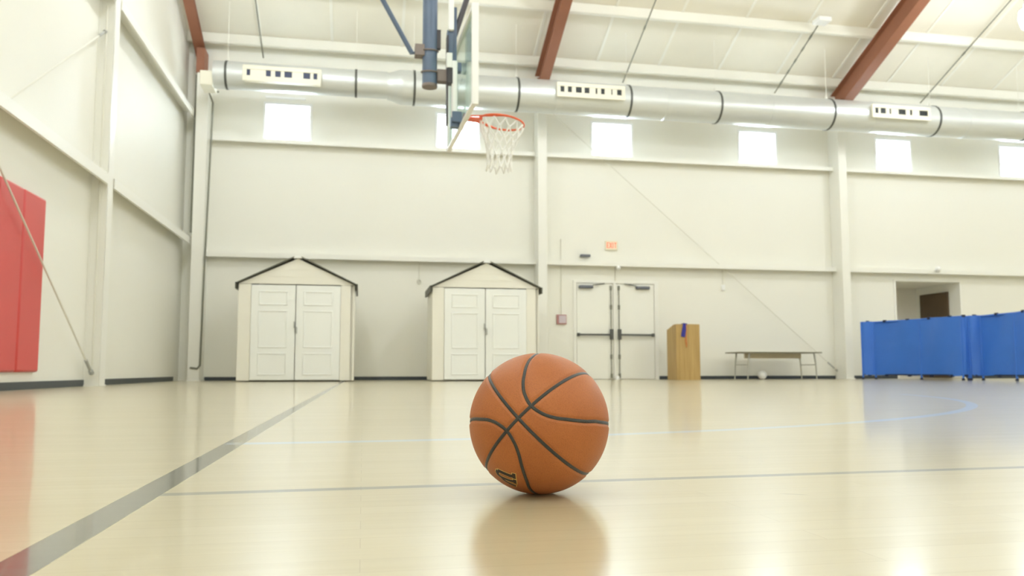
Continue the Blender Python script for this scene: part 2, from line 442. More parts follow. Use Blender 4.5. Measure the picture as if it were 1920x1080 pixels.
# double exit door
dr = thing('door_1', None, None, (5.5, D, 0), kind='structure')
y = D
link_mesh('door_frame', mb((4.54, 4.61, y - 0.04, y, 0, 2.13), (6.42, 6.51, y - 0.04, y, 0, 2.13), (4.54, 6.51, y - 0.04, y, 2.13, 2.19), (5.455, 5.515, y - 0.045, y, 0, 2.13)), M['steel_cream'], dr, bev=0.004)
def side(s):
    x0, x1 = (4.62, 5.45) if s < 0 else (5.52, 6.41)
    lf = link_mesh('door_leaf', mb((x0, x1, y - 0.025, y - 0.001, 0.012, 2.12)), M['door'], dr, bev=0.003)
    xi = 5.40 if s < 0 else 5.585
    link_mesh('panic_bar', mb((x0 if s < 0 else xi, xi if s < 0 else x1 - 0.02, y - 0.115, y - 0.075, 0.965, 1.005), (x0, x0 + 0.05, y - 0.12, y - 0.025, 0.95, 1.02) if s < 0 else (x1 - 0.07, x1 - 0.02, y - 0.12, y - 0.025, 0.95, 1.02)), M['dark'], lf, bev=0.005)
    link_mesh('latch_housing', mb((xi - 0.03, xi + 0.03, y - 0.12, y - 0.025, 0.88, 1.11)), M['dark'], lf, bev=0.006)
    bm = B(); tube(bm, [(xi, y - 0.045, 0.03), (xi, y - 0.045, 2.08)], 0.011, 8)
    for z in (0.08, 0.5, 1.6, 2.03): box(bm, xi - 0.02, xi + 0.02, y - 0.062, y - 0.025, z - 0.05, z + 0.05)
    link_mesh('vertical_rod', bm, M['conduit'], lf)
    cx0, cx1 = (4.66, 4.98) if s < 0 else (5.98, 6.30)
    cl = link_mesh('door_closer', mb((cx0, cx1, y - 0.11, y - 0.025, 2.01, 2.075)), M['slate'], lf, bev=0.01)
    bm = B()
    e = cx1 if s < 0 else cx0
    bar(bm, (e, y - 0.07, 2.085), (e + (0.27 if s < 0 else -0.27), y - 0.05, 2.125), 0.03, 0.015)
    link_mesh('closer_arm', bm, M['dark'], dr)
side(-1); side(1)

# recessed doorway to the corridor
rec = thing('door_2', None, None, (13.4, D + 0.2, 0), kind='structure')
x0, x1, zt, yb = OP[0], OP[1], OP[3], D + 1.55
link_mesh('recess_wall', mb((x0 - 0.3, x1 + 0.3, yb, yb + 0.1, 0, zt + 0.1)), M['recess'], rec)
link_mesh('recess_side', mb((x0 - 0.1, x0, D + 0.18, yb, 0, zt)), M['wall'], rec)
link_mesh('recess_side', mb((x1, x1 + 0.1, D + 0.18, yb, 0, zt)), M['wall'], rec)
link_mesh('recess_soffit', mb((x0 - 0.1, x1 + 0.1, D + 0.18, yb, zt, zt + 0.1)), M['wall'], rec)
link_mesh('recess_floor', mb((x0 - 0.1, x1 + 0.1, D + 0.3, yb, -0.1, 0)), M['recess'], rec)
link_mesh('door_leaf', mb((x1 - 0.045, x1 - 0.001, D + 0.36, D + 1.36, 0.01, 2.14)), M['brown'], rec, bev=0.004)
link_mesh('door_trim', mb((x0 - 0.05, x0, D - 0.02, D, 0, zt + 0.05), (x1, x1 + 0.05, D - 0.02, D, 0, zt + 0.05), (x0, x1, D - 0.02, D, zt, zt + 0.05)), M['steel_cream'], rec)

# ================================================================== STEEL FRAME
def ibeam_z(bm, cx, w, yb, yf, z0, z1, t=0.012):
    # web along Y, flanges at wall and room side
    box(bm, cx - w / 2, cx + w / 2, yf, yf + t, z0, z1); box(bm, cx - w / 2, cx + w / 2, yb - t, yb, z0, z1)
    box(bm, cx - t / 2, cx + t / 2, yf + t, yb - t, z0, z1)
col_labels = ['cream steel column on the back wall between the second shed and the double doors',
              'cream steel column on the back wall between the folding table and the blue divider', None]
for cx, lb in zip(cols[:2], col_labels):
    t = thing('steel_column', lb, 'column', (cx, D - 0.2, 0), 'steel columns along the back wall')
    del t['group']
    link_mesh('column_shaft', mb((cx - CW, cx + CW, D - CD, D - 0.001, 0, 6.22)), M['steel_cream'], t, bev=0.006)
    link_mesh('base_plate', mb((cx - CW - 0.02, cx + CW + 0.02, D - CD - 0.02, D - 0.001, 0.0, 0.018)), M['steel_cream'], t)
t = thing('steel_column', 'cream steel column in the corner of the hall left of the storage sheds', 'column', (-3.27, D - 0.2, 0))
link_mesh('column_shaft', mb((-3.385, -3.155, D - CD, D - 0.001, 0, 6.22)), M['steel_cream'], t, bev=0.006)
link_mesh('base_plate', mb((-3.40, -3.13, D - CD - 0.02, D - 0.001, 0, 0.018)), M['steel_cream'], t)
t = thing('steel_column', 'cream steel column on the left wall beside the red pads', 'column', (XL + 0.1, 11.52, 0))
link_mesh('column_shaft', mb((XL + 0.001, -3.44, 11.41, 11.42, 0, 9.2), (-3.455, -3.44, 11.40, 11.65, 0, 9.2), (XL + 0.001, XL + 0.015, 11.40, 11.65, 0, 9.2), (XL + 0.015, -3.455, 11.42, 11.43, 0, 9.2)), M['steel_cream'], t)
link_mesh('base_plate', mb((XL + 0.001, -3.43, 11.38, 11.67, 0, 0.015)), M['steel_cream'], t)

# girts on the back wall
bays = [(-3.155, 3.665, 'left of the hoop bay'), (3.865, 10.87, 'middle bay'), (11.07, 18.07, 'right bay')]
place = ['in the bay above the two storage sheds', 'in the bay of the double doors', 'in the bay behind the blue divider']
for zlo, h, nm in ((2.50, 0.10, 'lower'), (4.90, 0.085, 'upper')):
    for (a, b, _), pl in zip(bays, place):
        t = link_mesh('wall_girt', mb((a, b, D - 0.20, D - 0.19, zlo + 0.0, zlo + h), (a, b, D - 0.19, D - 0.001, zlo + h - 0.01, zlo + h), (a, b, D - 0.19, D - 0.165, zlo, zlo + 0.01)), M['steel_cream'])
        if nm == 'lower': lb = 'cream lower rail on the back wall ' + pl
        else: lb = 'cream upper rail under the windows ' + pl
        tag(t, lb, 'rail')
# girts on the left wall
for zlo, h, nm in ((2.72, 0.14, 'lower'), (5.29, 0.14, 'upper')):
    for a, b, pl in ((3.0, 11.39, 'nearer the camera, above the red pads'), (11.66, 16.6, 'between the left wall column and the corner')):
        x0, x1 = XL + 0.001, XL + 0.215
        t = link_mesh('wall_girt', mb((x1 - 0.012, x1, a, b, zlo, zlo + h), (x1 - 0.035, x1 - 0.012, a, b, zlo, zlo + 0.012), (x0, x1 - 0.012, a, b, zlo + h - 0.012, zlo + h)), M['steel_cream'])
        tag(t, 'cream %s horizontal rail on the left wall, %s' % (nm, pl), 'rail')

# rafters
def rafter(cx, w, lb, zlow=6.27):
    zb = zlow - Z0
    t = thing('roof_rafter', lb, 'rafter', (cx, D, 6.0))
    bm = B(); y0, y1 = D - 0.02, YRG + 0.05
    z0, z1 = roof(y0), roof(y1)
    prism(bm, [(y0, z0 + zb + 0.02), (y0, z0 - 0.20), (y1, z1 - 0.20), (y1, z1 + zb + 0.02)], 'x', cx - 0.006, cx + 0.006)
    link_mesh('web', bm, M['rafter'], t)
    bm = B(); prism(bm, [(y0, z0 + zb), (y0, z0 + zb + 0.02), (y1, z1 + zb + 0.02), (y1, z1 + zb)], 'x', cx - w / 2, cx + w / 2)
    link_mesh('bottom_flange', bm, M['rafter'], t)
    bm = B(); prism(bm, [(y0, z0 - 0.215), (y0, z0 - 0.20), (y1, z1 - 0.20), (y1, z1 - 0.215)], 'x', cx - w / 2, cx + w / 2)
    link_mesh('top_flange', bm, M['rafter'], t)
    # stiffener bolts plate at the haunch
    bm = B()
    if zlow > 6.5: box(bm, cx - 0.01, cx + 0.15, D - CD, D - 0.05, 6.225, zlow + 0.06)
    else: box(bm, cx - w / 2 - 0.05, cx + w / 2, D - 0.5, D - 0.48, 6.36, 6.56)
    link_mesh('end_plate', bm, M['rafter'], t)
rafter(-3.40, 0.20, 'red-brown roof beam along the left wall above the corner column', 6.68)
rafter(3.80, 0.21, 'red-brown roof beam just right of the backboard')
rafter(11.10, 0.24, 'red-brown roof beam at upper right above the duct')

# purlins
k = 0
y = D - 0.28
names = ['nearest the back wall, just above the duct', 'second from the back wall, crossing near the top of the photo']
while y > YRG + 0.3:
    z = roof(y)
    bm = B(); prism(bm, [(y - 0.05, z - 0.195), (y + 0.06, z - 0.195), (y + 0.06, z - 0.03), (y - 0.05, z + 0.02)], 'x', XL + 0.01, XR - 0.01)
    t = link_mesh('roof_purlin', bm, M['purlin'], bev=0.02)
    if k < 2: tag(t, 'white wrapped roof purlin ' + names[k], 'purlin')
    else: tag(t, 'white wrapped roof purlin high up towards the ridge, out of the photo', 'purlin', 'high roof purlins')
    k += 1; y -= 1.40

# cross-bracing rods
def rod(a, b, r, lb):
    t = thing('brace_rod', lb, 'rod', a)
    bm = B(); tube(bm, [a, b], r, 8); link_mesh('rod_shaft', bm, M['rod'], t)
    d = (Vector(b) - Vector(a)).normalized()
    bm = B(); tube(bm, [Vector(a) + d * 0.08, Vector(a) + d * 0.30], r * 2.0, 8); tube(bm, [Vector(a) - d * 0.0, Vector(a) + d * 0.05], r * 3.0, 8)
    link_mesh('turnbuckle', bm, M['lamphood'], t)
rod((-3.52, 11.36, 0.17), (-3.52, 4.4, 4.92), 0.011, 'grey diagonal brace rod rising leftwards from the foot of the left wall column')
rod((-3.54, 11.38, 4.85), (-3.54, 4.4, 0.05), 0.009, 'grey diagonal brace rod in the upper left, rising to the left wall column')
rod((10.83, D - 0.12, 0.19), (3.90, D - 0.12, 6.05), 0.009, 'thin pale diagonal brace rod across the back wall above the double doors')

# conduits
def conduit(pts, r, lb, m='conduit'):
    bm = B(); tube(bm, pts, r, 8)
    return tag(link_mesh('conduit_pipe', bm, M[m]), lb, 'pipe')
yq = D - CD - 0.02
conduit([(-3.33, yq + 0.02, 0.26), (-3.20, yq, 0.24), (-3.145, yq, 0.30), (-3.12, yq, 2.4), (-3.06, yq, 5.6), (-3.15, yq, 5.83), (-2.95, yq, 5.83)], 0.02, 'dark pipe running down the right edge of the corner column')
conduit([(-3.42, D - 0.33, 2.95), (-3.405, D - 0.33, 6.2)], 0.025, 'dark pipe in the gap left of the corner column, upper half')
conduit([(-3.52, 11.37, 0.2), (-3.53, 11.37, 5.2)], 0.012, 'thin grey pipe on the face of the left wall column', 'rod')
yw = D - 0.02
conduit([(4.27, yw, 1.42), (4.27, yw, 3.10)], 0.009, 'thin pipe rising from the small alarm box beside the double doors', 'rod')
conduit([(5.52, yw, 2.19), (5.52, yw, 2.50)], 0.009, 'short thin pipe between the white dome and the double door frame', 'rod')
conduit([(8.09, yw, 2.16), (8.09, yw, 2.50)], 0.008, 'short thin pipe above the white box on the wall over the folding table', 'rod')
conduit([(1.15, yw, 2.13), (1.15, yw, 2.50)], 0.008, 'thin hanging cord above the small ring between the two sheds', 'rod')
# roof conduits running up the slope
for xa, ya, yb2, lb in ((-2.16, 17.0, 8, 'dark cable running up the ceiling near the left corner'),
                  (5.75, 16.8, 8, 'dark cable running up the ceiling right of the middle red-brown beam'),
                  (9.52, 16.8, 15.0, 'dark cable running up the ceiling to the white ceiling box'),
                  (13.42, 16.8, 8, 'dark cable running up the ceiling right of the upper right red-brown beam')):
    ya = D - 0.02
    bm = B(); tube(bm, [(xa, ya, roof(ya) - 0.22), (xa, yb2, roof(yb2) - 0.22)], 0.014, 8)
    n = 6
    for j in range(1, n):
        yy = ya + (yb2 - ya) * j / n
        tube(bm, [(xa, yy + 0.05, roof(yy + 0.05) - 0.22), (xa, yy - 0.05, roof(yy - 0.05) - 0.22)], 0.022, 8)
    tag(link_mesh('ceiling_cable', bm, M['conduit']), lb, 'cable')
t = link_mesh('junction_box', mb((9.36, 9.66, 14.70, 14.98, roof(14.8) - 0.34, roof(14.8) - 0.24)), M['white'], bev=0.02)
tag(t, 'small white box on the ceiling at the top end of a cable', 'box')

# ================================================================== AIR DUCT
DY, DZ = 15.78, 5.915
RL, RS = 0.345, 0.268
duct = thing('air_duct', 'round galvanised air duct running the length of the back wall above the windows', 'duct', (-2.9, DY, DZ))
ZS = DZ + 0.02
bm = B(); lathe(bm, [(RS, 0), (RS, 3.32)], (-2.92, DY, ZS), 40, 'x'); link_mesh('narrow_pipe', bm, M['galv'], duct)
bm = B()
pr = []
for j in range(9):
    t_ = j / 8; s_ = t_ * t_ * (3 - 2 * t_)
    pr.append((RS + 0.003 + (RL - RS) * s_, 0.3 * t_))
lathe(bm, pr, (0.40, DY, DZ), 40, 'x'); link_mesh('reducer', bm, M['galv'], duct)
xs = [0.70, 3.9, 6.3, 8.72, 11.2, 13.6, 16.0, 18.4, 21.0]
for a, b in zip(xs, xs[1:]):
    bm = B(); lathe(bm, [(RL, 0), (RL, b - a - 0.004)], (a, DY, DZ), 40, 'x'); link_mesh('wide_pipe', bm, M['galv'], duct)
for a in xs[1:]:
    bm = B(); lathe(bm, [(RL - 0.002, -0.05), (RL + 0.006, -0.045), (RL + 0.006, 0.045), (RL - 0.002, 0.05)], (a, DY, DZ), 40, 'x'); link_mesh('joint_collar', bm, M['galv'], duct)
for xh in (-2.68, -0.22, 0.93, 3.05, 5.45, 7.48, 10.15, 12.78, 15.15):
    r = (RS if xh < 0.5 else RL) + 0.006; zc = ZS if xh < 0.5 else DZ
    bm = B(); lathe(bm, [(r - 0.004, -0.022), (r + 0.004, -0.022), (r + 0.004, 0.022), (r - 0.004, 0.022)], (xh, DY, zc), 40, 'x')
    hs = link_mesh('hanger_strap', bm, M['dark'], duct)
    bm = B(); zr = roof(DY) - 0.05; tube(bm, [(xh, DY, zc + r), (xh, DY, zr)], 0.006, 6); box(bm, xh - 0.02, xh + 0.02, DY - 0.02, DY + 0.02, zc + r - 0.01, zc + r + 0.08)
    link_mesh('hanger_rod', bm, M['purlin'], hs)
link_mesh('end_box', mb((-3.15, -2.92, DY - 0.20, DY + 0.3, DZ - 0.26, DZ + 0.02)), M['grille'], duct, bev=0.01)

def register(x0, x1, zc, pattern, m, lb):
    yf = DY - RL - 0.07
    h = 0.155; fr = 0.075
    t = link_mesh('air_register', mb((x0, x1, yf, yf + 0.02, zc + h - 0.085, zc + h), (x0, x1, yf, yf + 0.02, zc - h, zc - h + 0.105),
        (x0, x0 + fr, yf, yf + 0.02, zc - h + 0.105, zc + h - 0.085), (x1 - fr, x1, yf, yf + 0.02, zc - h + 0.105, zc + h - 0.085)), M['grille'], duct, bev=0.005)
    t['label'] = lb
    link_mesh('register_neck', mb((x0 + 0.02, x1 - 0.02, yf + 0.03, yf + 0.20, zc - h + 0.03, zc + h - 0.02)), M['grille'], t)
    w_ = x1 - x0 - 2 * fr
    zl, zh = zc - h + 0.105, zc + h - 0.085
    link_mesh('damper_plate', mb((x0 + fr, x1 - fr, yf + 0.022, yf + 0.029, zl, zh)), M[m], t)
    # blades fill everything that is not an open slot
    cur = 0.0
    spans = []
    for a, b in pattern:
        if a > cur: spans.append((cur, a))
        cur = b
    if cur < 1: spans.append((cur, 1))
    for a, b in spans:
        link_mesh('blade', mb((x0 + fr + a * w_, x0 + fr + b * w_, yf + 0.008, yf + 0.02, zl, zh)), M['grille'], t)
register(-2.34, -0.88, 5.865, [(0.0, 0.05), (0.27, 0.34), (0.40, 0.48), (0.53, 0.64), (0.80, 0.90), (0.945, 1.0)], 'slotblue', 'cream air register with blue slots at the left end of the duct')
register(3.82, 5.28, 5.945, [(0.0, 0.065), (0.12, 0.185), (0.25, 0.345), (0.39, 0.47), (0.57, 0.60), (0.66, 0.72), (0.83, 0.85), (0.925, 1.0)], 'slotdark', 'cream air register with dark slots on the duct above the double doors')
register(11.0, 12.46, 5.93, [(0.0, 0.06), (0.10, 0.20), (0.27, 0.30), (0.44, 0.58), (0.66, 0.70), (0.84, 1.0)], 'slotdark', 'cream air register with dark slots at the right part of the duct')

# ================================================================== HIGH BAY LAMPS
def lamp(x, y, z, lb, group=None):
    t = thing('high_bay_lamp', lb, 'lamp', (x, y, z - 0.28), group)
    bm = B(); lathe(bm, [(0.10, -0.30), (0.17, -0.27), (0.215, -0.10), (0.20, 0.04), (0.14, 0.09)], (x, y, z), 24); link_mesh('refractor', bm, M['lampglass'], t)
    bm = B(); lathe(bm, [(0.13, 0.10), (0.12, 0.22), (0.09, 0.34), (0.04, 0.36)], (x, y, z), 20); link_mesh('ballast_housing', bm, M['lamphood'], t)
    bm = B(); tube(bm, [(x, y, z + 0.35), (x, y, roof(y) - 0.02)], 0.012, 8); link_mesh('hanging_stem', bm, M['lamphood'], t)
lamp(12.40, 12.5, 6.98, 'glowing white high bay lamp hanging at the top right')
for x, y in ((5.1, 11.3), (-1.6, 11.3), (19.5, 12.5), (12.4, 5.5), (5.1, 5.0), (-1.6, 5.0), (19.5, 5.5), (12.4, -1.6), (5.1, -1.6), (-1.6, -1.6), (19.5, -1.6)):
    lamp(x, y, 7.6, 'high bay lamp hanging above and out of the photo', 'high bay lamps out of view')

# ================================================================== SHEDS
def shed(cx, yf, lb, grp=None):
    t = thing('storage_shed', lb, 'shed', (cx, yf, 0))
    w2, ze, za, dep = 1.04, 1.79, 2.27, 1.15
    yb = yf + dep
    # body: front (gabled), sides, rear
    body = B()
    prism(body, [(cx - w2, 0.02), (cx + w2, 0.02), (cx + w2, ze), (cx, za), (cx - w2, ze)], 'y', yb - 0.03, yb)
    box(body, cx - w2, cx - w2 + 0.03, yf + 0.03, yb - 0.03, 0.02, ze); box(body, cx + w2 - 0.03, cx + w2, yf + 0.03, yb - 0.03, 0.02, ze)
    link_mesh('side_wall', body, M['shed'], t, bev=0.004)
    fr = B()
    dx0, dx1 = cx - 0.815, cx + 0.785
    box(fr, cx - w2, dx0, yf, yf + 0.03, 0.02, ze - 0.005)
    link_mesh('corner_panel', fr, M['shed'], t, bev=0.006)
    link_mesh('corner_panel', mb((dx1, cx + w2 - 0.07, yf, yf + 0.03, 0.02, ze - 0.005)), M['shed'], t, bev=0.006)
    link_mesh('corner_panel', mb((cx + w2 - 0.07, cx + w2, yf + 0.06, yf + 0.09, 0.02, ze - 0.005)), M['shed'], t, bev=0.006)
    bm = B(); prism(bm, [(cx - w2, ze), (cx + w2, ze), (cx, za)], 'y', yf, yf + 0.03)
    g = link_mesh('gable_panel', bm, M['shed'], t, bev=0.004)
    bm = B()
    for j, (hw, z) in enumerate(((0.52, 1.93), (0.30, 2.06))):
        box(bm, cx - hw, cx + hw, yf - 0.006, yf, z, z + 0.012)
    link_mesh('gable_rib', bm, M['shed'], g)
    for a, b in ((dx0, cx - 0.025), (cx - 0.02, dx1)):
        d = link_mesh('shed_door', mb((a + 0.004, b - 0.004, yf - 0.012, yf + 0.02, 0.03, ze - 0.02)), M['sheddoor'], t, bev=0.006)
        bm = B(); m_ = 0.14
        for z0, z1 in ((0.12, 0.52), (0.62, 1.30), (1.40, 1.66)):
            xx0, xx1 = a + m_, b - m_
            f = 0.022
            for q in ((xx0, xx1, z0, z0 + f), (xx0, xx1, z1 - f, z1), (xx0, xx0 + f, z0 + f, z1 - f), (xx1 - f, xx1, z0 + f, z1 - f)):
                box(bm, q[0], q[1], yf - 0.024, yf - 0.012, q[2], q[3])
        link_mesh('raised_moulding', bm, M['sheddoor'], d, bev=0.006)
    bm = B(); box(bm, cx - 0.05, cx - 0.03, yf - 0.05, yf - 0.015, 0.98, 1.10); box(bm, cx - 0.01, cx + 0.012, yf - 0.05, yf - 0.015, 0.88, 1.00)
    link_mesh('door_handle', bm, M['lamphood'], t, bev=0.004)
    for s in (-1, 1):
        ov = 0.04
        p1 = Vector((cx + s * 0.06, 0, za + 0.01)); p2 = Vector((cx + s * (w2 + ov), 0, ze - 0.01))
        pr_ = [(p1.x, p1.z), (p2.x, p2.z), (p2.x, p2.z + 0.024), (p1.x, p1.z + 0.024)]
        bm = B(); prism(bm, pr_, 'y', yf - 0.06, yb + 0.03)
        link_mesh('roof_panel', bm, M['shedtrim'], t)
        bm = B(); box(bm, *(sorted((p2.x - s * 0.02, p2.x + s * 0.012))), yf - 0.06, yb + 0.03, p2.z - 0.09, p2.z + 0.03)
        link_mesh('eave_trim', bm, M['shedtrim'], t)
    bm = B(); prism(bm, [(cx - 0.075, za + 0.0), (cx - 0.05, za + 0.05), (cx + 0.05, za + 0.05), (cx + 0.075, za + 0.0)], 'y', yf - 0.065, yb + 0.03)
    link_mesh('ridge_cap', bm, M['sheddoor'], t)
shed(-1.21, 15.05, 'beige storage shed with white double doors nearest the left corner')
shed(2.32, 15.05, 'beige storage shed with white double doors next to the steel column, partly behind the basketball')

# ================================================================== BASKETBALL HOOP
BX = 1.045
hoop = thing('basketball_hoop', 'ceiling-hung glass basketball hoop with orange rim and white net, seen from the side', 'hoop', (BX, 8.7, 2.3))
def brot(x, y, z):      # board frame: slightly turned about its middle
    a = math.radians(2.2); dx, dy = x - BX, y - 8.7
    return (BX + dx * math.cos(a) - dy * math.sin(a), 8.7 + dx * math.sin(a) + dy * math.cos(a), z)
def rb(*boxes):
    bm = mb(*boxes)
    for v in bm.verts: v.co = Vector(brot(*v.co))
    return bm
by0, by1, bz0, bz1 = 7.79, 9.61, 2.90, 3.97
bb = link_mesh('backboard', rb((BX - 0.006, BX + 0.006, by0 + 0.03, by1 - 0.03, bz0 + 0.03, bz1 - 0.03)), M['boardglass'], hoop)
link_mesh('backboard_frame', rb((BX - 0.035, BX + 0.035, by0 - 0.01, by0 + 0.03, bz0, bz1), (BX - 0.035, BX + 0.035, by1 - 0.03, by1 + 0.01, bz0, bz1),
    (BX - 0.03, BX + 0.03, by0 + 0.03, by1 - 0.03, bz1 - 0.03, bz1), (BX - 0.035, BX + 0.02, by0 + 0.03, by1 - 0.03, bz0, bz0 + 0.03)), M['white'], bb, bev=0.006)
# painted target lines on the glass
link_mesh('target_square', rb((BX + 0.0065, BX + 0.008, 8.4, 9.0, 3.05, 3.10), (BX + 0.0065, BX + 0.008, 8.4, 9.0, 3.46, 3.51), (BX + 0.0065, BX + 0.008, 8.4, 8.45, 3.10, 3.46), (BX + 0.0065, BX + 0.008, 8.95, 9.0, 3.10, 3.46)), M['white'], bb)
# rim
rc = Vector((1.515, 8.70, 3.02)); rr = 0.252
pts = [rc + Vector((rr * math.cos(a), rr * math.sin(a), -0.035 * math.cos(a))) for a in [2 * math.pi * k / 48 for k in range(48)]]
bm = B(); tube(bm, pts, 0.011, 10, closed=True)
rim = link_mesh('rim', bm, M['orange'], hoop)
bm = B(); box(bm, BX + 0.02, BX + 0.035, 8.60, 8.80, 2.93, 3.07)
tube(bm, [(BX + 0.03, 8.62, 3.045), (rc.x - 0.20, 8.57, 3.045), (rc.x - 0.02, rc.y - rr + 0.005, 3.02)], 0.010, 8)
tube(bm, [(BX + 0.03, 8.78, 3.045), (rc.x - 0.20, 8.83, 3.045), (rc.x - 0.02, rc.y + rr - 0.005, 3.02)], 0.010, 8)
box(bm, BX + 0.03, rc.x - rr + 0.02, 8.64, 8.76, 3.03, 3.045)
link_mesh('rim_bracket', bm, M['orange'], rim)
bm = B()
for k in range(12):
    a = 2 * math.pi * k / 12
    c = rc + Vector((rr * math.cos(a), rr * math.sin(a), -0.035 * math.cos(a) - 0.014))
    ring = [c + Vector((0.008 * math.cos(q) * -math.sin(a), 0.008 * math.cos(q) * math.cos(a), 0.010 * math.sin(q))) for q in [2 * math.pi * j / 8 for j in range(8)]]
    tube(bm, ring, 0.003, 5, closed=True)
link_mesh('net_hook', bm, M['orange'], rim)
# net
lv = [(0.250, -0.02), (0.222, -0.11), (0.188, -0.20), (0.160, -0.29), (0.142, -0.37), (0.135, -0.45), (0.145, -0.55)]
bm = B(); nn = 12
def npt(l, k):
    r, dz = lv[l]; a = 2 * math.pi * (k + (0.5 if l % 2 else 0)) / nn
    tz = -0.035 * math.cos(a) * max(0, 1 - l / 3)
    sway = -0.006 * l
    jit = 0.006 if l else 0
    rnd = random.Random(l * 50 + k % nn)
    return rc + Vector((r * math.cos(a) + sway + rnd.uniform(-jit, jit), r * math.sin(a) + rnd.uniform(-jit, jit), dz + tz + rnd.uniform(-jit, jit) * 1.5))
for l in range(len(lv) - 1):
    for k in range(nn):
        p = npt(l, k)
        ks = (k, k - 1) if l % 2 == 0 else (k, k + 1)
        for k2 in ks:
            q = npt(l + 1, k2 % nn)
            mid = (p + q) / 2 + Vector((0, 0, -0.006))
            tube(bm, [p, mid, q], 0.0095, 5)
        if l: sphere(bm, p, 0.015, 8, 6)
for k in range(nn): sphere(bm, npt(len(lv) - 1, k), 0.011, 8, 6)
link_mesh('net', bm, M['net'], hoop)
# mast
MX, MY = 0.685, 8.65
ztop = roof(MY) - 0.05
bm = B(); tube(bm, [(MX, MY, 3.36), (MX, MY, ztop)], 0.083, 24)
mast = link_mesh('mast', bm, M['blue_grey'], hoop)
bm = B(); lathe(bm, [(0.084, 0), (0.0855, 0.003), (0.0855, 0.03), (0.084, 0.033)], (MX, MY, 3.355), 24); link_mesh('end_cap', bm, M['clamp'], mast)
for zc in (3.53, 3.775):
    bm = B(); ring = [(MX + 0.092 * math.cos(q), MY + 0.092 * math.sin(q), zc + 0.015 * math.sin(q)) for q in [2 * math.pi * j / 24 for j in range(24)]]
    tube(bm, ring, 0.009, 8, closed=True); link_mesh('u_bolt', bm, M['clamp'], mast)
bm = B(); box(bm, MX - 0.17, MX - 0.06, MY - 0.06, MY + 0.06, 3.70, 3.83); link_mesh('brace_clamp', bm, M['clamp'], mast, bev=0.006)
bm = B(); box(bm, MX + 0.08, 0.90, MY - 0.05, MY + 0.05, 3.42, 3.56); link_mesh('arm_bracket', bm, M['clamp'], mast, bev=0.006)
bm = B(); box(bm, MX + 0.06, MX + 0.12, MY - 0.03, MY + 0.03, 3.80, 4.02); link_mesh('stop_plate', bm, M['blue_dark'], mast, bev=0.004)
bm = B(); dv = Vector((-0.335, 0, 0.60)); p0 = Vector((MX - 0.20, MY, 3.735)); tube(bm, [Vector((MX - 0.12, MY, 3.76)), p0, p0 + dv * 6.0], 0.028, 12)
link_mesh('diagonal_brace', bm, M['blue_grey'], hoop)
# hardware behind the board
def ax(x): return x
link_mesh('rear_upright', mb((0.875, 0.945, 8.60, 8.70, 3.72, 4.02)), M['blue_grey'], hoop, bev=0.006)
link_mesh('rear_upright', mb((0.925, 0.985, 8.62, 8.72, 3.66, 4.30)), M['blue_grey'], hoop, bev=0.006)
link_mesh('white_sleeve', mb((0.865, 0.93, 8.56, 8.62, 3.57, 3.74)), M['white'], hoop, bev=0.006)
link_mesh('white_sleeve', mb((0.885, 0.945, 8.55, 8.60, 4.00, 4.6)), M['white'], hoop, bev=0.006)
link_mesh('height_adjuster', mb((0.925, 0.99, 8.56, 8.66, 3.0, 3.66)), M['white'], hoop, bev=0.02)
link_mesh('rear_channel', mb((0.868, 0.888, 8.58, 8.68, 2.93, 3.95)), M['blue_dark'], hoop, bev=0.003)
link_mesh('arm_block', mb((0.875, 0.935, 8.56, 8.66, 3.39, 3.57)), M['blue_dark'], hoop, bev=0.006)
link_mesh('lower_block', mb((0.915, 1.01, 8.58, 8.68, 2.90, 3.01)), M['blue_grey'], hoop, bev=0.01)
link_mesh('board_mount', mb((0.93, BX - 0.007, 8.55, 8.75, 2.95, 3.07)), M['blue_grey'], hoop, bev=0.004)
link_mesh('board_mount', mb((0.94, BX - 0.007, 8.6, 8.7, 3.55, 3.65)), M['blue_grey'], hoop, bev=0.004)
bm = B(); tube(bm, [(0.965, 8.66, 3.98), (1.14, 8.66, 4.55), (1.5, 8.66, 5.7)], 0.032, 12); link_mesh('tilt_strut', bm, M['blue_dark'], hoop)

# ================================================================== WALL PADS
pads = [(9.17, 9.76, 'red wall pad nearest the steel column'), (8.57, 9.16, 'red wall pad at the left edge of the photo, second from the steel column'), (7.97, 8.56, 'third red wall pad, mostly out of the photo')]
for a, b, lb in pads:
    bm = mb((XL + 0.002, XL + 0.06, a, b, 0.19, 2.15))
    tag(link_mesh('wall_pad', bm, M['red'], bev=0.025), lb, 'pad')

# ================================================================== PODIUM, CORD, TABLE, BALL
px0, px1, pyf, pyb = 6.44, 6.965, 15.70, 16.22
t = thing('lectern', 'golden oak lectern standing by the double doors', 'lectern', ((px0 + px1) / 2, 15.95, 0))
bm = B(); prism(bm, [(pyf, 0.0), (pyb, 0.0), (pyb, 1.07), (pyf + 0.14, 1.165), (pyf, 1.165)], 'x', px0, px0 + 0.02); link_mesh('side_panel', bm, M['oak'], t, bev=0.002)
bm = B(); prism(bm, [(pyf, 0.0), (pyb, 0.0), (pyb, 1.07), (pyf + 0.14, 1.165), (pyf, 1.165)], 'x', px1 - 0.02, px1); link_mesh('side_panel', bm, M['oak'], t, bev=0.002)
link_mesh('front_panel', mb((px0 + 0.02, px1 - 0.02, pyf, pyf + 0.02, 0.0, 1.165)), M['oak'], t)
bm = B(); prism(bm, [(pyf + 0.02, 1.15), (pyf + 0.02, 1.17), (pyf + 0.14, 1.17), (pyb, 1.075), (pyb, 1.055), (pyf + 0.14, 1.15)], 'x', px0 + 0.02, px1 - 0.02); link_mesh('top', bm, M['oak'], t)
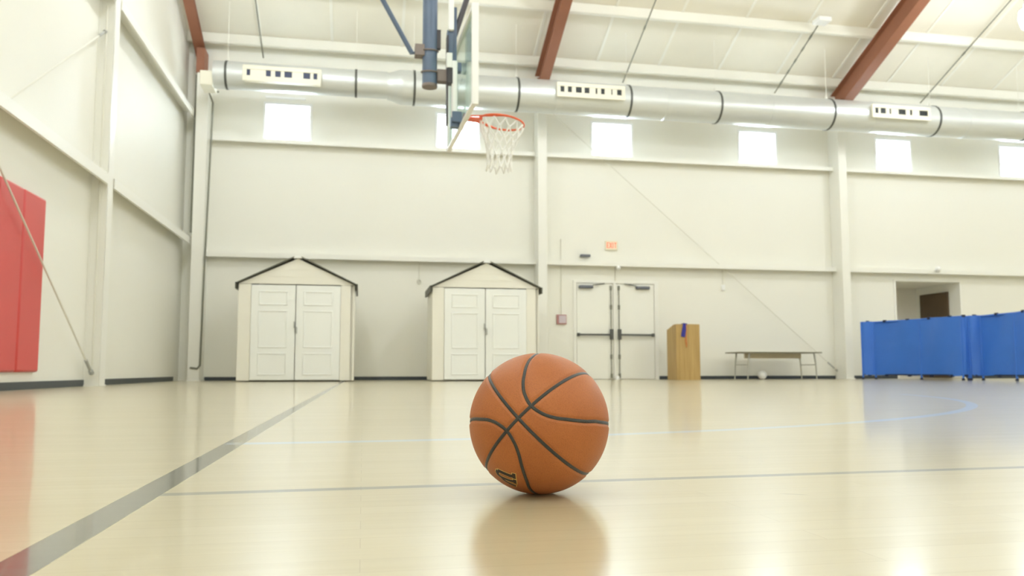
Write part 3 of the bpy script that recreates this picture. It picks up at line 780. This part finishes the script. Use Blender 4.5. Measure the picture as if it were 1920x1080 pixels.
link_mesh('shelf', mb((px0 + 0.02, px1 - 0.02, pyf + 0.03, pyb - 0.03, 0.7, 0.72)), M['oak'], t)
ly = thing('lanyard', 'blue ribbon lanyard with orange cord hanging over the lectern front', 'lanyard', (6.62, pyf - 0.012, 0.9))
bm = B(); bar(bm, (6.64, pyf - 0.008, 1.185), (6.585, pyf - 0.010, 0.90), 0.085, 0.012, up=(0, 1, 0)); bar(bm, (6.64, pyf + 0.10, 1.178), (6.64, pyf - 0.013, 1.178), 0.085, 0.012)
link_mesh('ribbon', bm, M['cloth_blue'], ly)
bm = B(); tube(bm, [(6.66, pyf - 0.012, 1.165), (6.67, pyf - 0.012, 1.0), (6.635, pyf - 0.012, 0.82), (6.665, pyf - 0.012, 0.68), (6.67, pyf - 0.012, 0.76), (6.655, pyf - 0.012, 0.92)], 0.008, 6)
link_mesh('cord', bm, M['cord_orange'], ly)

tx0, tx1, ty0, ty1, tz = 7.97, 9.88, 15.85, 16.62, 0.60
t = thing('folding_table', 'low grey folding table against the back wall', 'table', ((tx0 + tx1) / 2, (ty0 + ty1) / 2, 0))
link_mesh('tabletop', mb((tx0, tx1, ty0, ty1, tz - 0.028, tz)), M['greytop'], t, bev=0.008)
link_mesh('under_strip', mb((tx0 + 0.25, tx1 - 0.30, ty0 + 0.35, ty0 + 0.37, tz - 0.14, tz - 0.028)), M['tan'], t)  # tan strip below the tabletop, between the legs
for lx, ly_, sx in ((tx0 + 0.18, ty0 + 0.08, -1), (tx0 + 0.18, ty1 - 0.08, -1), (tx1 - 0.10, ty0 + 0.08, 1), (tx1 - 0.10, ty1 - 0.08, 1)):
    bm = B(); tube(bm, [(lx - sx * 0.05, ly_, tz - 0.03), (lx - sx * 0.02, ly_, 0.35), (lx, ly_, 0.0)], [0.022, 0.016, 0.013], 8)
    lg = link_mesh('leg', bm, M['legmetal'], t)
bm = B(); tube(bm, [(tx0 + 0.20, ty0 + 0.08, 0.32), (tx0 + 0.20, ty1 - 0.08, 0.32)], 0.01, 6); link_mesh('leg_brace', bm, M['legmetal'], t)
bm = B(); tube(bm, [(tx1 - 0.12, ty0 + 0.08, 0.32), (tx1 - 0.12, ty1 - 0.08, 0.32)], 0.01, 6); link_mesh('leg_brace', bm, M['legmetal'], t)
bm = B(); sphere(bm, (8.66, 16.25, 0.095), 0.095, 24, 16)
tag(link_mesh('small_ball', bm, M['white']), 'small white ball on the floor under the folding table', 'ball')
bm = B(); lathe(bm, [(0.045, 0), (0.05, 0.02), (0.045, 0.06), (0.02, 0.085)], (5.50, D - 0.14, 0), 16)  # white lump added for the bright sunlight leaking under the doors
tag(link_mesh('sunlight_spot', bm, M['white']), 'small white lump standing in for sunlight leaking under the double doors', 'light spot')

# ================================================================== WALL FITTINGS
t = thing('exit_sign', 'small red-lettered EXIT sign above the double doors', 'sign', (5.43, D - 0.02, 2.885))
link_mesh('sign_housing', mb((5.29, 5.57, D - 0.05, D - 0.001, 2.885, 3.09)), M['signface'], t, bev=0.006)
def letter_boxes(s, x, z, h, w_, th, yy):
    o = []
    y0, y1 = yy - 0.004, yy
    if s == 'E': o += [(x, x + th, y0, y1, z, z + h), (x + th, x + w_, y0, y1, z, z + th), (x + th, x + w_, y0, y1, z + h - th, z + h), (x + th, x + w_ * 0.85, y0, y1, z + h / 2 - th / 2, z + h / 2 + th / 2)]
    if s == 'I': o += [(x + w_ / 2 - th / 2, x + w_ / 2 + th / 2, y0, y1, z, z + h)]
    if s == 'T': o += [(x, x + w_, y0, y1, z + h - th, z + h), (x + w_ / 2 - th / 2, x + w_ / 2 + th / 2, y0, y1, z, z + h - th)]
    return o
x = 5.315
for ch in 'EXIT':
    w_ = 0.052 if ch != 'I' else 0.03
    bm = B()
    if ch == 'X':
        yy = D - 0.052
        bar(bm, (x, yy, 2.925), (x + w_, yy, 3.05), 0.017, 0.004, up=(0, 1, 0)); bar(bm, (x + w_, yy - 0.001, 2.925), (x, yy - 0.001, 3.05), 0.017, 0.004, up=(0, 1, 0))
    else:
        for b_ in letter_boxes(ch, x, 2.925, 0.125, w_, 0.016, D - 0.05): box(bm, *b_)
    link_mesh('letter', bm, M['signred'], t)
    x += w_ + 0.014
t = link_mesh('sensor_box', mb((4.70, 4.92, D - 0.12, D - 0.02, 2.60 + 0.11, 2.60 + 0.16)), M['slate'], bev=0.006)
tag(t, 'small dark flat box above the wall rail left of the exit sign', 'box')
t = thing('alarm_box', 'small faded red alarm box on the wall left of the double doors', 'alarm', (4.27, D - 0.02, 1.21))
link_mesh('alarm_housing', mb((4.16, 4.38, D - 0.05, D - 0.001, 1.21, 1.42)), M['alarm'], t, bev=0.006)
link_mesh('alarm_face', mb((4.205, 4.365, D - 0.056, D - 0.05, 1.235, 1.40)), M['alarmface'], t)
for c, r, lb in (((5.52, D - 0.24, 2.46), 0.045, 'small white dome camera under the wall rail above the double doors'),
                 ((13.5, D - 0.26, 2.61), 0.07, 'round white lamp on the wall rail above the open doorway')):
    bm = B(); sphere(bm, c, r, 16, 12); box(bm, c[0] - 0.03, c[0] + 0.03, c[1], D - 0.195, c[2] - 0.01, c[2] + 0.03)
    tag(link_mesh('dome_fixture', bm, M['white'], smooth=50), lb, 'fixture')
t = link_mesh('thermostat', mb((8.05, 8.13, D - 0.05, D - 0.001, 2.02, 2.15)), M['white'], bev=0.01)
tag(t, 'small white box high on the wall above the folding table', 'box')
bm = B(); ring = [(1.15 + 0.035 * math.cos(q), D - 0.03, 2.09 + 0.045 * math.sin(q)) for q in [2 * math.pi * j / 16 for j in range(16)]]
tube(bm, ring, 0.012, 8, closed=True)
tag(link_mesh('pull_ring', bm, M['rod']), 'small pale ring hanging on the wall between the two storage sheds', 'ring')

# ================================================================== BLUE DIVIDER
def divider(p, lb, n_strap, folds):
    """p: list of (x,y) along the divider"""
    t = thing('court_divider', lb, 'divider', (p[0][0], p[0][1], 0))
    zb, zt = 0.09, 1.27
    L_ = 0
    for i, (a, b) in enumerate(zip(p, p[1:])):
        a, b = Vector((*a, 0)), Vector((*b, 0)); d = (b - a); ln = d.length; d.normalize(); nrm = Vector((d.y, -d.x, 0))
        bm = B(); nu = max(6, int(ln / 0.06)); nv = 24; g = []
        for s_ in (0, 1):
            for iu in range(nu + 1):
                row = []
                for iv in range(nv + 1):
                    u_, v_ = iu / nu * ln, zb + (zt - zb) * iv / nv
                    env = math.sin(math.pi * iu / nu) ** 0.5 if 0 < iu < nu else 0
                    wv = (0.026 * math.sin(u_ * 3.1 + i * 2 + v_ * 1.7) + 0.016 * math.sin(u_ * 7.3 - v_ * 4.2 + i)) * env
                    sag = 0.012 * math.sin(u_ * 5.1) * env * (1 if iv in (0, nv) else 0)
                    q = a + d * u_ + nrm * (wv + 0.006 * s_)
                    row.append(bm.verts.new((q.x, q.y, v_ + sag)))
                g.append(row)
        m_ = nu + 1
        for s_ in (0, 1):
            for iu in range(nu):
                for iv in range(nv):
                    r0, r1 = g[s_ * m_ + iu], g[s_ * m_ + iu + 1]
                    bm.faces.new((r0[iv], r1[iv], r1[iv + 1], r0[iv + 1]))
        for iu in range(nu):
            for iv in (0, nv): bm.faces.new((g[iu][iv], g[iu + 1][iv], g[m_ + iu + 1][iv], g[m_ + iu][iv]))
        for iv in range(nv):
            for iu in (0, nu): bm.faces.new((g[iu][iv], g[iu][iv + 1], g[m_ + iu][iv + 1], g[m_ + iu][iv]))
        fab = link_mesh('fabric_panel', bm, M['blue'], t, smooth=60)
        ns = max(1, int(round(ln / 0.62)))
        for k_ in range(ns):
            c = a + d * ln * (k_ + 0.5) / ns
            for z in (zb, zt):
                bm = B(); q0 = c - d * 0.035; q1 = c + d * 0.035
                bar(bm, (q0.x, q0.y, z), (q1.x, q1.y, z), 0.05, 0.05)
                link_mesh('strap_tie', bm, M['bluedark'], t, bev=0.01)
        bm = B(); tube(bm, [(a.x, a.y, zt - 0.012), (b.x, b.y, zt - 0.012)], 0.018, 8); link_mesh('top_rail', bm, M['blue'], t)
        bm = B(); tube(bm, [(a.x, a.y, zb + 0.012), (b.x, b.y, zb + 0.012)], 0.014, 8); link_mesh('bottom_rail', bm, M['bluedark'], t)
    for j, (x, y) in enumerate(p):
        bm = B(); tube(bm, [(x, y, 0.03), (x, y, zt)], 0.02, 10); link_mesh('post', bm, M['blue'], t)
        bm = B(); lathe(bm, [(0.03, 0), (0.03, 0.03), (0.02, 0.045)], (x, y, 0), 12); link_mesh('rubber_foot', bm, M['bluedark'], t)
    (a, b) = p[-2], p[-1]
divider([(10.90, 15.92), (11.13, 15.80), (11.45, 14.75), (11.62, 13.78), (11.72, 13.75)], 'blue fabric court divider section ending near the steel column', 0, 0)
divider([(11.755, 13.735), (11.93, 13.62), (11.88, 12.75), (11.62, 11.6), (11.6, 11.0)], 'blue fabric court divider section at the right edge of the photo', 0, 0)

# ================================================================== BASKETBALL
BR = 0.119
BC = Vector((0.2975, 1.3378, BR - 0.0006))
AX = Matrix(((-0.65543957, 0.26048998, -0.70890334), (0.58506285, -0.41844445, -0.69469828), (-0.47759861, -0.87008575, 0.12186204))).transposed()
def g(th):
    tb = [(0, .238), (11, .275), (20, .347), (30, .450), (44, .563), (61, .662), (90, .71)]
    th = abs(th)
    # smooth interpolation (Catmull-like)
    for i in range(len(tb) - 1):
        if tb[i][0] <= th <= tb[i + 1][0]:
            x0, y0 = tb[i]; x1, y1 = tb[i + 1]
            def slope(j):
                if j == 0 or j == len(tb) - 1: return 0.0
                return (tb[j + 1][1] - tb[j - 1][1]) / (tb[j + 1][0] - tb[j - 1][0])
            m0, m1 = slope(i), slope(i + 1); h = x1 - x0; t = (th - x0) / h
            return (2*t**3 - 3*t*t + 1) * y0 + (t**3 - 2*t*t + t) * h * m0 + (-2*t**3 + 3*t*t) * y1 + (t**3 - t*t) * h * m1
    return tb[-1][1]
def curve_local(kind, n=720):
    o = []
    for k in range(n):
        a = 2 * math.pi * k / n
        if kind == 'A': o.append(Vector((math.sin(a), 0, math.cos(a))))
        elif kind == 'B': o.append(Vector((0, math.sin(a), math.cos(a))))
        else:
            th = math.degrees(a) % 180; th = min(th, 180 - th)
            x = g(th); s = math.sqrt(1 - x * x)
            o.append(Vector((x if kind == 'C' else -x, s * math.sin(a), s * math.cos(a))))
    return o
curves = {k: curve_local(k) for k in 'ABCD'}
ball = thing('basketball', 'orange basketball with black seams resting on the floor in the foreground', 'ball', (BC.x, BC.y, 0))
kd = KDTree(4 * 720)
i = 0
for c in curves.values():
    for v in c: kd.insert(v, i); i += 1
kd.balance()
bm = B()
bmesh.ops.create_icosphere(bm, subdivisions=8, radius=1.0)
for v in bm.verts:
    n_ = v.co.normalized()
    d_ = kd.find(n_)[2] * BR
    # round shouldered groove 6 mm wide
    e = 0.0034
    if d_ < e * 2.2:
        q = max(0.0, min(1.0, (d_ - e * 0.75) / (e * 1.45))); q = q * q * (3 - 2 * q)
        dep = 0.0016 * (1 - q)
    else: dep = 0
    v.co = BC + (AX @ n_) * (BR - dep)
skin = link_mesh('leather_skin', bm, M['ball'], ball, smooth=180)
# seam strips lying in the grooves
for kind, c in curves.items():
    bm = B(); rows = []; n = len(c); hw = 0.0029
    for k in range(n):
        p = c[k]; t_ = (c[(k + 1) % n] - c[k - 1]).normalized(); s_ = t_.cross(p).normalized()
        row = []
        for off, h in ((-1.0, -0.0018), (-0.8, -0.00095), (0, -0.0007), (0.8, -0.00095), (1.0, -0.0018)):
            q = (p + s_ * off * hw / BR).normalized() * (BR + h)
            row.append(bm.verts.new(BC + AX @ q))
        rows.append(row)
    for k in range(n):
        a, b = rows[k], rows[(k + 1) % n]
        for j in range(4): bm.faces.new((a[j], a[j + 1], b[j + 1], b[j]))
    link_mesh('seam', bm, M['seam'], ball, smooth=60)
# printed letter, wrapping under the ball
ST = {'s1': [(0.7554, 0.2083, 0.6212), (0.7306, 0.2676, 0.6281), (0.7019, 0.3305, 0.631), (0.6759, 0.3836, 0.6294), (0.6427, 0.4236, 0.6383)],
      'f1': [(0.606, 0.4078, 0.683), (0.6687, 0.4437, 0.5966)],
      'bend': [(0.7554, 0.2083, 0.6212), (0.7932, 0.2083, 0.5723), (0.8123, 0.2352, 0.5337), (0.8044, 0.2833, 0.5222)],
      's2': [(0.8044, 0.2833, 0.5222), (0.7716, 0.3545, 0.5282), (0.7435, 0.4078, 0.53), (0.7029, 0.4618, 0.541)],
      'f2': [(0.6764, 0.4526, 0.5811), (0.7269, 0.4773, 0.4937)],
      's3': [(0.7562, 0.4956, 0.4272), (0.7797, 0.4447, 0.4408), (0.8006, 0.3908, 0.4542)],
      'b2': [(0.8044, 0.2833, 0.5222), (0.8150, 0.3300, 0.4760), (0.8006, 0.3908, 0.4542)]}
def ribbon(bm, pts, w_, h, ext=0.0):
    P = [Vector(p) for p in pts]
    # resample
    out = []
    for a, b in zip(P, P[1:]):
        for j in range(4): out.append(a.lerp(b, j / 4))
    out.append(P[-1])
    if ext:
        out[0] = out[0] + (out[0] - out[1]).normalized() * ext / BR; out[-1] = out[-1] + (out[-1] - out[-2]).normalized() * ext / BR
    rows = []
    for k, p in enumerate(out):
        p = p.normalized(); t_ = (out[min(k + 1, len(out) - 1)] - out[max(k - 1, 0)]).normalized(); s_ = t_.cross(p).normalized()
        rows.append([bm.verts.new(BC + AX @ ((p + s_ * o_ * w_ / 2 / BR).normalized() * (BR + h))) for o_ in (-1, 0, 1)])
    for a, b in zip(rows, rows[1:]):
        for j in range(2): bm.faces.new((a[j], a[j + 1], b[j + 1], b[j]))
WID = {'s1': 0.0070, 'f1': 0.0050, 'bend': 0.0062, 's2': 0.0062, 'f2': 0.0050, 's3': 0.0060, 'b2': 0.0055}
bm = B()
for k_, v_ in ST.items(): ribbon(bm, v_, WID[k_] + 0.0030, 0.00012, 0.0012)
link_mesh('letter_outline', bm, M['gold'], ball, smooth=80)
bm = B()
for k_, v_ in ST.items(): ribbon(bm, v_, WID[k_] + 0.0008, 0.00028, 0.0)
link_mesh('letter', bm, M['ink'], ball, smooth=80)
